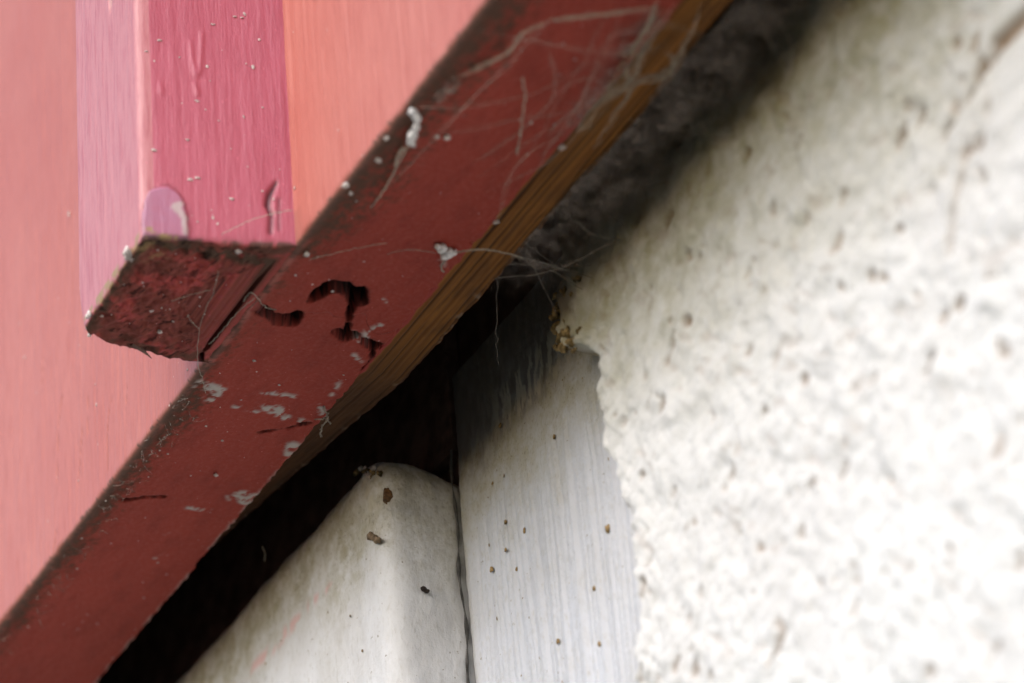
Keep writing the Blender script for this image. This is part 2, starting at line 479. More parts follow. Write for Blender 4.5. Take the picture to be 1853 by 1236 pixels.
# batten: a tapered strip nailed over the joint, with a cut lower end
def make_batten():
    outl = profile([(17.5, 2.0), (11.9, -19.4), (-12.8, -18.7), (-15.4, -14.2), (-15.9, 2.0)], [.26, .26, .26, .26], [0, .9, .9, 1.2, 0])
    sx, sy = outl[:, 0], outl[:, 1]
    zv = join1(samples(1400, 66, 40), samples(66, 8, .45), samples(8, 1.0, .3))
    rb = np.linspace(0, 1, 6)
    rings = []
    for z in zv:
        rings.append((1.0, z, 0.0))
    for t in rb[1:]:
        a = t * math.pi / 2
        rings.append((0.0, 1.0 - math.sin(a) * 1.0, 1.0 - math.cos(a)))
    m = 70
    X = []; Y = []; Z = []; C = []
    cx, cy = 1.0, -9.0
    for z in zv:
        X.append(sx); Y.append(sy); Z.append(np.full_like(sx, z)); C.append(0.0)
    R = .45
    dx, dy = sx - cx, sy - cy
    L = np.hypot(dx, dy)
    for t in rb[1:]:
        a = t * math.pi / 2
        k = 1 - R * (1 - math.cos(a)) / L
        X.append(cx + dx * k); Y.append(np.minimum(cy + dy * k, 2.0)); Z.append(np.full_like(sx, 1.0 - math.sin(a))); C.append(t)
    k0 = 1 - R / L
    for t in np.linspace(1, 0, m)[1:]:
        X.append(cx + dx * k0 * t); Y.append(np.minimum(cy + dy * k0 * t, 2.0)); Z.append(np.zeros_like(sx)); C.append(2 - t if t < 1 else 1)
    X = np.array(X).T; Y = np.array(Y).T; Z = np.array(Z).T
    C = np.repeat(np.array(C)[None], len(sx), 0)
    # lower left arris is worn back
    lowl = sst(9, 0, Z) ** 2 * sst(-2, -12, X)
    X = X + lowl * 1.5
    P = np.stack([X, Y, Z], -1)
    cap = sst(.45, 1.0, C)
    side = 1 - cap
    O = np.zeros_like(P)
    on_r = (X > 11.2) & (cap < .5); on_f = (Y < -17.3) & ~on_r
    O[..., 0] = np.where(X > 11.0, .965, 0) * side; O[..., 1] = np.where(Y < -17.3, -1, -.26 * (X > 11)) * side
    O[..., 2] = -cap
    W = np.where(X > 11.3, Y, X * 1.0 + 40)            # running coordinate round the section
    h = side * (.12 * (fbm(W * 1.0, Z * .03, 71, 4) - .5) + .05 * (fbm(W * 1.7, Z * .5, 73, 4) - .5))
    rough = fbm(X * .45, Y * .45, 75, 5)
    h += cap * (1.5 * (rough - .5) + .55 * (fbm(X * 1.4, Y * 1.2, 77, 4) - .5) + .25 * (fbm((X + Y * .6) * .25, (Y - X * .6) * 1.5, 78, 4) - .5))
    hole = np.zeros_like(X); chip = np.zeros_like(X); lil = np.zeros_like(X); raw = np.zeros_like(X)
    wob = 1.15 * (fbm(X * .8, Y * .8, 29, 5, .62) - .5)
    for c in CRACKS:
        hole = np.maximum(hole, sst(.35, -.05, dist_poly(X, Y, c) + wob) * cap)
    seam = sst(-4.5, -.5, Y)
    h *= 1 - .75 * seam * cap
    h += cap * (.12 - .42 * sst(-3, 1.6, Y))
    fib = fbm((X + Y * .7) * .5, (Y - X * .7) * 2.4, 79, 4)
    hole = np.maximum(hole, cap * .7 * sst(.66, .72, fib) * (1 - seam))
    # right side: blister, drip, dark gouge
    rs = (X > 11.0) & (cap < .5)
    def onside(px, py):
        # the right flank runs from (17.1,0) to (11.9,-19.4)
        nrm = np.array([19.4, -5.2, 0]); d = CROT @ np.array([(px - PW / 2) / FPX, -(py - PH / 2) / FPX, -1.0])
        t = ((np.array([17.1, 0, 0]) - CPOS) @ nrm) / (d @ nrm)
        p = CPOS + t * d
        return p[1], p[2]
    y0, z0 = onside(262, 430); y1, z1 = onside(340, 430); yc, zc = onside(300, 342)
    u = (Y - (y0 + y1) / 2) / ((y1 - y0) / 2 * 1.04); v = (Z - z1) / (zc - z1)
    e = np.where(v > 0, np.maximum(np.abs(u) ** 3 + np.abs(np.maximum(v, 0)) ** 2.6, 0), np.abs(u) ** 3) + .25 * (fbm(Y * .8, Z * .8, 83, 3) - .5)
    bl = sst(1.08, .9, e) * rs
    h += .55 * bl
    lil = np.maximum(lil, bl * (.55 + .4 * fbm(Y * .7, Z * .7, 84, 3)))
    rim = sst(.16, .0, np.abs(e - 1.12)) * rs * (v > .2)
    hole = np.maximum(hole, .35 * rim)  # dark arc round the blister: its rim shading put into the colour
    def sideline(pts): 
        return [(*onside(a, b), w / 27) for a, b, w in pts]
    for pts, amt, dep in (([(500, 330, 4), (488, 352, 10), (485, 370, 10), (492, 388, 4)], .7, .5), ([(492, 385, 8), (490, 420, 8)], .55, .25), ([(505, 360, 4), (505, 415, 4)], .5, .2)):
        d = dist_poly(Y, Z, sideline(pts))
        q = sst(.3, -.25, d) * rs
        h -= dep * q; hole = np.maximum(hole, amt * q)
    for pts in ([(345, 75, 1), (348, 110, 4), (355, 135, 9), (362, 130, 5), (366, 60, 2)], [(290, 150, 2), (292, 168, 6)], [(352, 150, 2), (358, 170, 6)]):
        d = dist_poly(Y, Z, sideline(pts))
        h += .22 * sst(.35, -.2, d) * rs
    for pts in ([(330, 372, 7), (318, 378, 12), (332, 395, 9), (335, 425, 5)],):
        d = dist_poly(Y, Z, sideline(pts))
        chip = np.maximum(chip, .75 * sst(.3, -.1, d + .5 * (fbm(Y * 2, Z * 2, 87, 3) - .5)) * rs)
    # front face: knot hole near the top, raw wood along the lower end
    p = at(200, 3, 1, -19.1)
    d = np.hypot((X - p[0]) / .55, (Z - p[2]) / 1.7)
    q = sst(1.1, .5, d) * (Y < -17) * side
    h -= 1.2 * q; hole = np.maximum(hole, q)
    dirt = cap * sst(.34, .62, fbm(X * .3, Y * .3, 91, 4)) * .5 * (1 - .8 * seam)
    edge = sst(2.8, .6, np.minimum(np.abs(Y + 19.0), np.abs(X - 12.0))) * cap
    dirt = np.maximum(dirt, edge * sst(.3, .6, fbm(X * .9, Y * .9, 93, 3) + .12) * .95)
    dirt = np.maximum(dirt, sst(.2, .6, C) * sst(.6, .95, 1.2 - np.abs(C - .8)) * .8 * sst(.35, .6, fbm(X * .8, Y * .8, 95, 3)))
    arr = (C > .05) & (C < .9)
    raw = np.where((C < .75) & (Z < 1.6) & (Y < -14), sst(.45, .6, fbm(X * .8 + Y, Z * .9, 97, 3)), 0.0)
    raw = np.maximum(raw, cap * sst(4, 1, np.hypot(X - 9.5, Y + 17.5)) * sst(.5, .7, fbm(X * 1.2, Y * 1.2, 99, 3)) * .6)
    h -= 2.6 * hole * cap * (hole > .72)
    h += edge * .3 * (fbm(X * 1.2, Y * 1.2, 98, 3) - .5)
    P = P + O * h[..., None]
    P[..., 2] += .8 * (fbm(X * .5, Y * .5, 100, 4) - .5) * sst(0, .3, C) * (1 - cap)
    n, mm_, _ = P.shape
    return sheet('batten', P, M_BATTEN, dict(dirt=dirt, chip=chip, hole=hole, lilac=lil, raw=raw, under_shade=cap, pale_front=(Y < -17.6) * side * .75), clad, closed_n=True)

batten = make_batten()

# nailing strip of bare wood behind the boards
def make_strip():
    pr = profile([(21.9, 1300), (21.9, .9), (29.2, .9), (29.2, 1300)], [120, .16, 100], [0, .2, .5, 0])
    s = join1(samples(-1290, -125, 60), samples(-125, 112, .45), samples(112, 1290, 60))
    yv, zv = pr[:, 0], pr[:, 1]
    X = np.repeat(s[:, None], len(yv), 1); Y = np.repeat(yv[None], len(s), 0); Z = np.repeat(zv[None], len(s), 0)
    P = np.stack([X, Y, Z], -1)
    bot = (Z < 1.6)
    wv = Y + .7 * (fbm(X * .02, Y * 0, 111, 2) - .5) + .004 * X
    ph = wv / 1.45 + .9 * (fbm(X * .004 + 3, Y * .8, 113, 2) - .5)
    ln = sst(.70, .92, np.abs(((ph % 1) * 2 - 1))) * bot * sst(.25, .55, fbm(X * .05, Y * .9, 115, 3) + .1)
    h = bot * (-.22 * ln + .25 * (fbm(X * .03, Y * 2.2, 117, 4) - .5) + .12 * (fbm(X * .8, Y * 2., 119, 3) - .5))
    P[..., 2] -= h
    P[..., 2] += .13 * np.clip(-10 - X, 0, 80) * np.clip((60 - Z) / 60, 0, 1)
    back = sst(28.0, 29.2, Y) * bot
    P[..., 1] += back * .7 * (fbm(X * .6, X * 0, 121, 5) - .5)
    P[..., 1] += back * sst(65, 82, X) * -2.5
    paint = bot * sst(.5, .2, Y - 22 - 1.2 * (fbm(X * .5, Y * .3, 123, 5) - .35)) * 1.0
    dirt = bot * .55 * sst(.55, .78, fbm(X * .1, Y * .35, 125, 4)) + sst(6, -20, X) * .85 * bot  # scattered stains, and steadily darker towards the left end
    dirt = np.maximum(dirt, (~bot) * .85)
    chip = bot * .3 * sst(.66, .76, fbm(X * .7, Y * .9, 127, 3)) * sst(27.6, 29.0, Y)
    return sheet('nailing_strip', P, M_RAW, dict(line=ln * .85, dirt=np.clip(dirt, 0, .95), paint=paint, chip=chip), clad)
strip = make_strip()

# splinter hanging off the batten's lower left arris
def tube(pts, rads, mat, name=None, parent=None, seg=6, jitter=0.0):
    pts = np.asarray(pts, float); n = len(pts)
    rads = np.full(n, rads) if np.isscalar(rads) else np.asarray(rads, float)
    T = np.gradient(pts, axis=0); T /= np.maximum(np.linalg.norm(T, axis=1, keepdims=True), 1e-9)
    up = np.array([.3, .5, .81]); A = np.cross(T, up); A /= np.maximum(np.linalg.norm(A, axis=1, keepdims=True), 1e-9)
    B = np.cross(T, A)
    an = np.linspace(0, 2 * np.pi, seg, endpoint=False)
    V = pts[None] + rads[None, :, None] * (np.cos(an)[:, None, None] * A[None] + np.sin(an)[:, None, None] * B[None])
    if jitter:
        V += np.random.default_rng(3).normal(0, jitter, V.shape)
    return V.reshape(-1, 3), grid_faces(seg, n, True)

def tubes(name, lst, mat, parent=None):
    VV = []; FF = []; k = 0
    for pts, r in lst:
        v, f = tube(pts, r, mat)
        VV.append(v); FF.append(f + k); k += len(v)
    return link_mesh(name, np.concatenate(VV), np.concatenate(FF), mat, parent=parent)

def blob(center, size, seed, nrm=.25, res=10):
    th = np.linspace(0, np.pi, res); ph = np.linspace(0, 2 * np.pi, res * 2, endpoint=False)
    PHI, TH = np.meshgrid(ph, th, indexing='ij')
    D = np.stack([np.sin(TH) * np.cos(PHI), np.sin(TH) * np.sin(PHI), np.cos(TH)], -1)
    r = 1 + nrm * 2 * (fbm(D[..., 0] * 1.7 + seed, D[..., 1] * 1.7 + D[..., 2] * 1.3, seed, 3) - .5)
    V = np.array(center) + D * r[..., None] * np.array(size)
    return V.reshape(-1, 3), grid_faces(res * 2, res, True)

sp = [at(238, 622, 2, -.1), at(258, 634, 2, -.2), at(274, 648, 2, -.5)]
tubes('splinter', [(sp, [.35, .28, .05])], M_DARKWOOD, clad)

# ------------------------------------------------------------------ white trim board, its top end cut square and rounded
def make_trim():
    outl = profile([(-260, 46.8), (-260, 33.4), (-29.2, 33.4), (-28.6, 46.8)], [3, .6, .3], [0, 1.5, 3.6, 0])
    sx, sy = outl[:, 0], outl[:, 1]
    # finer along the visible stretch
    zv = join1(samples(-1880, -100, 60), samples(-100, -3.2, .5))
    X = []; Y = []; Z = []; C = []
    R = 3.0
    inx = np.clip((sx + 60) / 31, 0, 1)
    top = 1.6
    for z in zv:
        X.append(sx); Y.append(sy); Z.append(np.full_like(sx, z)); C.append(0.)
    cx = np.clip(sx, -250, -38.0); cy = np.full_like(sy, 42.0)
    dx, dy = sx - cx, sy - cy; L = np.maximum(np.hypot(dx, dy), 1e-6)
    for t in np.linspace(0, 1, 14)[1:]:
        a = t * math.pi / 2
        k = np.maximum(1 - R * (1 - math.cos(a)) / L, 0)
        X.append(cx + dx * k); Y.append(cy + dy * k); Z.append(np.full_like(sx, -3.2 + (top + 3.2) * math.sin(a))); C.append(t)
    k0 = np.maximum(1 - R / L, 0)
    for t in np.linspace(1, 0, 16)[1:]:
        X.append(cx + dx * k0 * t); Y.append(cy + dy * k0 * t); Z.append(np.full_like(sx, top)); C.append(2 - t)
    X = np.array(X).T; Y = np.array(Y).T; Z = np.array(Z).T; C = np.repeat(np.array(C)[None], len(sx), 0)
    # round the end down towards the arris and the inner corner
    drop = 2.2 * sst(-36, -29, X) + 1.6 * sst(40, 46, Y) * sst(-40, -30, X)
    Z = Z - drop * sst(-14, 0, Z)
    P = np.stack([X, Y, Z], -1)
    side = 1 - sst(0, 1, C)
    O = np.zeros_like(P)
    fr = sst(-29.5, -33.5, X); O[..., 1] = -fr; O[..., 0] = 1 - fr
    O[..., 2] = (1 - side) * .8
    W = X - Y
    h = .28 * (fbm(W * .12, Z * .06, 131, 4) - .5) * 2 + .26 * (fbm(W * .5, Z * .3, 133, 5) - .5) + .10 * (fbm(W * 1.6, Z * 1.0, 132, 3) - .5) + .5 * (fbm(W * .5, Z * .5, 134, 4) - .5) * sst(-12, 0, Z)
    P = P + O * h[..., None]
    dz = -Z
    n = fbm(X * .12, Z * .12, 135, 4)
    alga_shade = np.clip(1.15 * sst(18, 1, dz + 10 * (n - .5)) * (.35 + .65 * sst(-30, -36, X)) + .4 * sst(30, 6, dz + 22 * (n - .5)), 0, 1) * .95
    pk = dist_poly(X, Z, px_line([(440, 1225, 6), (470, 1195, 14), (500, 1165, 18), (525, 1135, 16), (570, 1085, 10), (600, 1060, 6)], 1, 33.4, 0, 2, 1 / 13))
    pink = sst(1.2, -.5, pk) * sst(.42, .66, fbm(X * .6, Z * .6, 137, 4)) * .75
    dirt = np.where(Y > 45.6, .7, 0.) + np.where(C > 1.05, .6, 0) + .7 * sst(2.2, .4, np.hypot(X + 33.5, Z + .2)) * sst(.4, .6, fbm(X * 1.5, Z * 1.5, 139, 3))
    chip = sst(.62, .7, fbm(X * .7, Z * .7, 141, 3)) * sst(9, 2, np.hypot(X + 33, Z + 3)) * .7
    return sheet('trim_board', P, M_TRIM, dict(alga_shade=alga_shade, pink=pink, dirt=np.clip(dirt, 0, .95), chip=chip), closed_n=True)
trim = make_trim()
tag(trim, 'thick white painted trim board with rounded top end under the red overhang', 'trim board')

for i in range(16):
    p = at(668 + random.gauss(0, 13), 852 + random.gauss(0, 8), 1, 33.8)
    v, f = blob(p, [random.uniform(.15, .5) for _ in range(3)], i + 5, .8, 7)
    link_mesh('paint_flake', v, f, M_CRUMB if i % 3 else M_SPECK, parent=trim)
# flat white board with raised grain between the trim and the stucco
def make_flat():
    zt = 14.0
    s = samples(-28.2, 44, .24); zv = join1(samples(-1880, -85, 60), samples(-85, zt, .42))
    X, Z = np.meshgrid(s, zv, indexing='ij')
    gr = fbm(X * 1.05 + .6 * (fbm(X * .1, Z * .02, 143, 2) - .5) * 4, Z * .012, 145, 3)
    rid = np.abs(((X * .62 + .7 * fbm(X * .2, Z * .015, 146, 2)) % 1) * 2 - 1)
    gst = sst(-8, -22, Z) 
    ram = .25 + 1.5 * fbm(X * .23, Z * .025, 148, 3)
    h = (.65 * (gr - .5) + .13 * (rid - .5) * ram) * (.25 + 1.5 * gst) + .22 * (fbm(X * .5, Z * .4, 147, 4) - .5) + .07 * (fbm(X * 2, Z * 1.2, 149, 3) - .5)
    n = fbm(X * .14, Z * .14, 151, 5); nf = fbm(X * .9, Z * .35, 153, 5)
    up = sst(-6.5, 3.0, Z + 5.0 * (nf - .5) + 4 * (n - .5) - .035 * (X - 0))
    h -= .35 * up
    P = np.stack([X, 45.0 - h, Z], -1)
    # left edge turns back into the joint
    P[:3, :, 1] += np.array([1.6, .8, .2])[:, None]
    alga_shade = sst(-22, -1, Z + 14 * (n - .5)) * .95  # olive growth, drawn lower so its colour adds the overhang's shade
    alga_shade = np.maximum(alga_shade, .5 * sst(3.5, .4, X + 28.2) )
    dirt = up * (.82 + .5 * (nf - .5)) 
    flake = sst(.50, .57, fbm(X * 1.1, Z * .32, 155, 5)) * sst(-4, -1.5, Z + 3 * (nf - .5)) * sst(6.5, 1.5, Z) * sst(-20, -8, X) * .75
    dirt = np.maximum(dirt, .9 * sst(-16, -27, X) * sst(-4, 2, Z + 4 * (nf - .5)))  # top left darkened so it runs into the black gap
    dirt = np.maximum(dirt * (1 - flake), sst(.7, .2, X + 28.2) * .85)
    zero = np.zeros_like(X)
    return sheet('flat_board', P, M_BOARD, dict(alga_shade=alga_shade, pink=zero, dirt=np.clip(dirt, 0, .95), chip=flake), flip=True)
flat = make_flat()
tag(flat, 'flat white board with raised vertical grain between trim and stucco', 'board')

box_mesh('backing_strip', (-300, 45.1, 2.2), (-28.4, 47.2, 70), M_DARKWOOD, flat)
# caulk bead in the joint
jp = []
for z in np.linspace(-90, 2, 150):
    jp.append((-28.35 + .25 * math.sin(z * .31) * math.sin(z * .09), 44.6 + .2 * math.sin(z * .4), z))
tubes('caulk', [(jp, [.22 + .14 * math.sin(i * .6) * math.sin(i * .17) for i in range(len(jp))])], plain('grey_caulk', (.10, .095, .09), .9, .6, .6), flat)

# ------------------------------------------------------------------ stucco
stw = empty('stucco_wall', (100, 46, -100), 'rough white stucco wall speckled with brown pits on the right', 'stucco wall')
EDGE = [(60, 19), (12, 19), (3, 18.5), (1.5, 18), (-2, 16.6), (-5, 16.0), (-7, 16.6), (-8.8, 18.6), (-10.2, 21.8), (-12.8, 24.3), (-15.3, 25.4), (-19.6, 24.1), (-22, 24.6), (-25, 25.0),
        (-26.5, 24.3), (-29, 25.5), (-31.8, 27.1), (-36.1, 27.7), (-44.8, 29.1), (-52.4, 29.0), (-61.8, 27.0), (-75, 27.5), (-90, 26.5), (-1880, 26)]
rng = np.random.default_rng(11)
def make_stucco():
    zv = join1(samples(-1880, -125, 60), samples(-125, 36, .42), samples(36, 1200, 60))
    ez = np.array([e[0] for e in EDGE][::-1], float); ex = np.array([e[1] for e in EDGE][::-1], float)
    xe = np.interp(zv, ez, ex) + 1.5 * (fbm(zv * .6, zv * 0, 161, 5) - .5)
    u = join1(samples(0, 1.6, .16), samples(1.6, 112, .42), samples(112, 1250, 50))
    U, Z = np.meshgrid(u, zv, indexing='ij')
    X = U + xe[None] * np.exp(-U / 60)
    rd = 2.2
    back = np.where(U < rd, rd - np.sqrt(np.maximum(rd ** 2 - (rd - U) ** 2, 0)), 0)
    lump = fbm(X * .28, Z * .28, 163, 5)
    g1 = fbm(X * .75, Z * .75, 165, 4)
    ridge = 1 - np.abs(2 * fbm((X + Z) * .16, (Z - X) * .24, 167, 4) - 1)
    h = 1.5 * (lump - .5) + (.35 + .9 * sst(16, 2, U)) * (g1 - .5) + .5 * (ridge - .75) + .15 * (fbm(X * 1.3, Z * 1.3, 166, 3) - .5)
    h += .5 * (fbm(X * .05, Z * .05, 169, 2) - .5)
    pit = np.zeros_like(X)
    k = 0
    pts = []
    for _ in range(440):
        pts.append((rng.uniform(18, 150), rng.uniform(-120, 6), .2 + .75 * rng.uniform(0, 1) ** 2, rng.uniform(.8, 2.4), rng.uniform(.25, .95)))
    for a, b, r, el, am in [(1800, 85, 1.0, 2.6, .85), (1770, 125, .9, 2.6, .8), (1752, 175, .6, 2.5, .6), (1710, 230, .6, 2.2, .5), (1770, 258, .7, 1.8, .7),
                    (1240, 580, .95, .9, .85), (1215, 620, .6, 3, .75), (1205, 650, .5, 2, .6), (1575, 500, .8, 1.4, .7), (1520, 520, .7, .9, .7),
                    (1520, 855, .9, 1.6, .6), (1700, 575, 1.0, 1.4, .6), (1805, 810, 1.2, 1.6, .5), (1215, 890, .7, 1.4, .8), (1130, 915, .5, 1, .8), (1160, 860, .6, 1.5, .8),
                    (1310, 885, .6, 1, .7), (1500, 165, .6, 1.8, .7), (1640, 190, .7, 1.4, .7), (1580, 690, .7, 1.4, .6), (1435, 100, .5, 1.3, .9), (1270, 330, .4, 1, .9),
                    (1410, 1130, 1.3, .7, .5), (1375, 990, .8, .9, .6), (1450, 250, .45, 3, .6), (1440, 290, .45, 2, .6), (1088, 628, .5, .8, .9), (1180, 575, .4, 1.2, .8)]:
        p = at(a, b, 1, 38.0)
        pts.append((p[0], p[2], r, el, am))
    for (x0, z0, r, el, am) in pts:
        ix = np.searchsorted(X[:, len(zv) // 2], [x0 - 6, x0 + 6]); iz = np.searchsorted(zv, [z0 - 6, z0 + 6])
        sl_ = (slice(max(ix[0] - 20, 0), ix[1] + 20), slice(iz[0], iz[1]))
        xx, zz = X[sl_] - x0, Z[sl_] - z0
        ca, sa = math.cos(-.85), math.sin(-.85)
        a_ = (xx * ca + zz * sa) / r; b_ = (-xx * sa + zz * ca) / (r * el)
        d = np.hypot(a_, b_) + .9 * (fbm(xx * 1.4 + x0, zz * 1.4 + z0, 171, 3) - .5)
        q = sst(1.15, .35, d)
        pit[sl_] = np.maximum(pit[sl_], q * am)
        h[sl_] -= 1.5 * q * am
    # two thin cracks
    for pl in ([(1755, 270, 6), (1735, 330, 8), (1722, 400, 8), (1715, 460, 8)], [(1795, 90, 5), (1740, 190, 6), (1700, 250, 6)]):
        d = dist_poly(X, Z, px_line(pl, 1, 38.0, 0, 2, 1 / 18))
        q = sst(.5, -.2, d + .8 * (fbm(X * .7, Z * .7, 173, 3) - .5)); h -= .7 * q; pit = np.maximum(pit, .38 * q)
    hole2 = sst(.66, .78, fbm(X * .38 + .3 * Z, Z * .3, 175, 4)) * .22
    pit = np.maximum(pit, hole2); h -= .7 * hole2
    rim = sst(5, 0, U)
    P = np.stack([X - .55 * rim * h, 38.0 - h * (1 - .75 * sst(1.4, 0, U)) + back * 3.1, Z], -1)
    n = fbm(X * .07, Z * .07, 177, 5); nf = fbm(X * .35, Z * .35, 179, 5)
    alga_shade = sst(-34 - 10 * sst(30, 70, X), 1, Z + 16 * (n - .5) + 9 * (nf - .5)) * .95  # algae, widened so its colour also carries the overhang's shade
    dirt = sst(-8, 7, Z + 10 * (n - .5) + 6 * (nf - .5)) * .85  # grime towards the top, with shade under the overhang painted into it
    dirt = np.maximum(dirt, .8 * sst(1.4, 0., U) * sst(-2, 1, Z + 3 * (nf - .5)))
    dirt = np.maximum(dirt, .92 * sst(24, 19, X) * sst(-6, -2.5, Z))
    pit = np.maximum(pit, .35 * sst(2.0, 0, U) * sst(.4, .6, nf))
    return sheet('stucco_face', P, M_STUCCO, dict(alga_shade=alga_shade, dirt=np.clip(dirt, 0, .88), pit=np.clip(pit, 0, 1)), stw, flip=True)
make_stucco()
r2 = random.Random(5)
for i in range(70):
    x_, y_ = r2.choice([(1020, 560), (1025, 590), (1012, 605), (1040, 570), (1035, 530), (1050, 500), (1030, 610), (1022, 540)])
    p = at(x_ + r2.gauss(0, 9), y_ + r2.gauss(0, 16), 1, 38.4 + r2.uniform(-.5, 1.2))
    v, f = blob(p, [r2.uniform(.25, .8) for _ in range(3)], i, .9, 8)
    link_mesh('mortar_crumb', v, f, M_CRUMB, parent=stw)

# ------------------------------------------------------------------ spider webs and small litter
def bez(pts, n=26, seed=0, jit=.12):
    pts = [np.array(p) for p in pts]
    t = np.linspace(0, len(pts) - 1, n)
    out = []
    for tt in t:
        i = min(int(tt), len(pts) - 2); f = tt - i
        p0 = pts[max(i - 1, 0)]; p1 = pts[i]; p2 = pts[i + 1]; p3 = pts[min(i + 2, len(pts) - 1)]
        out.append(.5 * ((2 * p1) + (-p0 + p2) * f + (2 * p0 - 5 * p1 + 4 * p2 - p3) * f * f + (-p0 + 3 * p1 - 3 * p2 + p3) * f ** 3))
    out = np.array(out)
    out += np.random.default_rng(seed + 1).normal(0, jit, out.shape) * np.array([1, 1, .6])
    return out

def silk(pts, z=-1.2, r=.1, seed=0, jit=.06):
    zz = z if isinstance(z, (list, tuple)) else [z] * len(pts)
    return (bez([at(a, b, 2, c) for (a, b), c in zip(pts, zz)], 10 * len(pts), seed, jit), r)

web = empty('cobweb', tuple(at(1080, 180, 2, -2)), 'tangled cobweb of thick dusty threads stretched across the red underside, upper right', 'cobweb')
thick = [
    silk([(1205, 8), (1120, 22), (1040, 32), (995, 38)], [-3, -2.5, -2, -1], .16, 1),
    silk([(1230, 0), (1190, 55), (1165, 90), (1140, 145), (1090, 185), (1040, 235)], [-1, -1.5, -2, -2, -1.5, -.8], .28, 2, .12),
    silk([(1160, 80), (1135, 125), (1138, 150), (1110, 175)], [-1, -2, -2.4, -2], .22, 3, .12),
    silk([(1275, 5), (1240, 80), (1205, 130), (1160, 145), (1120, 200), (1075, 270)], [-1, -2, -2.5, -2, -1.5, -.5], .2, 4, .1),
    silk([(995, 38), (950, 60), (920, 95), (880, 115), (830, 140)], [-1, -1.5, -1.5, -1, -.4], .12, 5),
    silk([(1190, 0), (1175, 40), (1150, 80), (1120, 100)], [-2, -2.4, -2, -1], .14, 6),
    silk([(1205, 95), (1220, 110), (1205, 140), (1150, 150)], [-2, -3, -3, -2], .14, 7),
]
def bundle(t_, n, spread, r, seed):
    g_ = np.random.default_rng(seed); out = []
    for _ in range(n):
        p = t_[0].copy(); k = len(p)
        lo = int(g_.integers(0, max(1, k // 3))); hi = int(g_.integers(2 * k // 3, k)) + 1
        w = np.stack([fbm(np.arange(k) * .16 + g_.uniform(0, 90), np.zeros(k), int(g_.integers(1, 900)), 3) - .5 for _ in range(3)], 1)
        out.append(((p + w * spread * 2.2)[lo:hi], r * g_.uniform(.6, 1.4)))
    return out
for i_, t_ in enumerate(thick):
    tubes('thick_thread', bundle(t_, 11, .22 + 1.3 * t_[1], .032, i_), M_SILK2, web)['kind'] = 'stuff'
thin = []
rr = random.Random(3)
for i in range(14):
    ax, ay = rr.choice([(1140, 150), (1160, 90), (1200, 20), (1090, 190), (1040, 240), (995, 38), (1120, 25), (1230, 90)])
    bx, by = rr.choice([(760, 205), (820, 150), (840, 280), (940, 130), (950, 200), (870, 330), (900, 380), (1030, 120), (880, 110), (980, 250), (700, 320), (1260, 30), (1290, 130), (1180, 260)])
    mx, my = (ax + bx) / 2 + rr.gauss(0, 30), (ay + by) / 2 + rr.gauss(15, 25)
    thin.append(silk([(ax + rr.gauss(0, 25), ay + rr.gauss(0, 20)), (mx, my), (bx + rr.gauss(0, 40), by + rr.gauss(0, 40))],
                     [-rr.uniform(.5, 3), -rr.uniform(1, 3.5), -rr.uniform(.2, 1)], rr.uniform(.03, .055), i, .05))
thin = [b_ for i_, t_ in enumerate(thin) for b_ in bundle(t_, 3, .5, .03, 60 + i_)]
tubes('thin_thread', thin, M_SILK, web)['kind'] = 'stuff'

def web_sheet(name, corners, mat, parent, seed, sag=2.0, n=40):
    a, b, c, d = [np.array(p) for p in corners]
    U, V = np.meshgrid(np.linspace(0, 1, n), np.linspace(0, 1, n), indexing='ij')
    P = (a * ((1 - U) * (1 - V))[..., None] + b * (U * (1 - V))[..., None] + c * (U * V)[..., None] + d * ((1 - U) * V)[..., None])
    w = 16 * U * (1 - U) * V * (1 - V)
    P[..., 2] += -sag * w * .6 + 1.6 * (fbm(U * 7, V * 4, seed, 4) - .5)
    P[..., 1] += 1.6 * (fbm(U * 6 + 9, V * 5, seed + 3, 4) - .5)
    P[..., 0] += 1.6 * (fbm(U * 6 + 2, V * 5, seed + 7, 4) - .5)
    body = np.clip(sst(0, .12, U) * sst(1, .88, U) * sst(.92, .25, V + .5 * (fbm(U * 9, V * 3, seed + 11, 4) - .5)), 0, 1)
    return sheet(name, P, mat, dict(body=body), parent)
web_sheet('web_sheet', [at(1040, 240, 2, -.8), at(1215, 10, 2, -.5), at(1130, 10, 2, -1), at(985, 235, 2, -.5)], M_WEBPALE, web, 31, .8)
web_sheet('web_sheet', [at(1030, 250, 2, -.5), at(1195, 10, 2, -.5), at(1215, 10, 2, -1), at(1075, 250, 2, -.5)], plain('cream_web', (.48, .38, .27), .9, .4, .5, .1, trans=(.1, .75, .5)), web, 33, .5)
web_sheet('web_sheet', [at(825, 130, 2, -.4), at(835, 160, 2, -.6), at(775, 205, 2, -.3), at(770, 180, 2, -.2)], M_WEBPALE, web, 37, .5, 24)

web2 = empty('dusty_web', tuple(at(1120, 330, 1, 33)), 'dark grey dust-laden web filling the gap between bare wood strip and stucco', 'cobweb')
web_sheet('web_sheet', [(14, 28.8, .4), (96, 27.5, .6), (100, 38.2, -3.5), (18, 38.5, -1.5)], M_WEB, web2, 41, 1.2, 90)
web_sheet('web_sheet', [(30, 29.2, 1.6), (100, 28.5, 1.8), (100, 38.2, -1.0), (30, 38.5, 1.5)], M_WEB, web2, 47, .6, 80)
dl = []
for i in range(22):
    x0 = rr.uniform(18, 92); x1 = x0 + rr.gauss(0, 9)
    dl.append((bez([(x0, 28.4, .3), ((x0 + x1) / 2, 33, -rr.uniform(0, 2.5)), (x1, 38.0, -rr.uniform(0, 4))], 16, i, .12), rr.uniform(.03, .08)))
tubes('thin_thread', dl, M_SILK, web2)['kind'] = 'stuff'

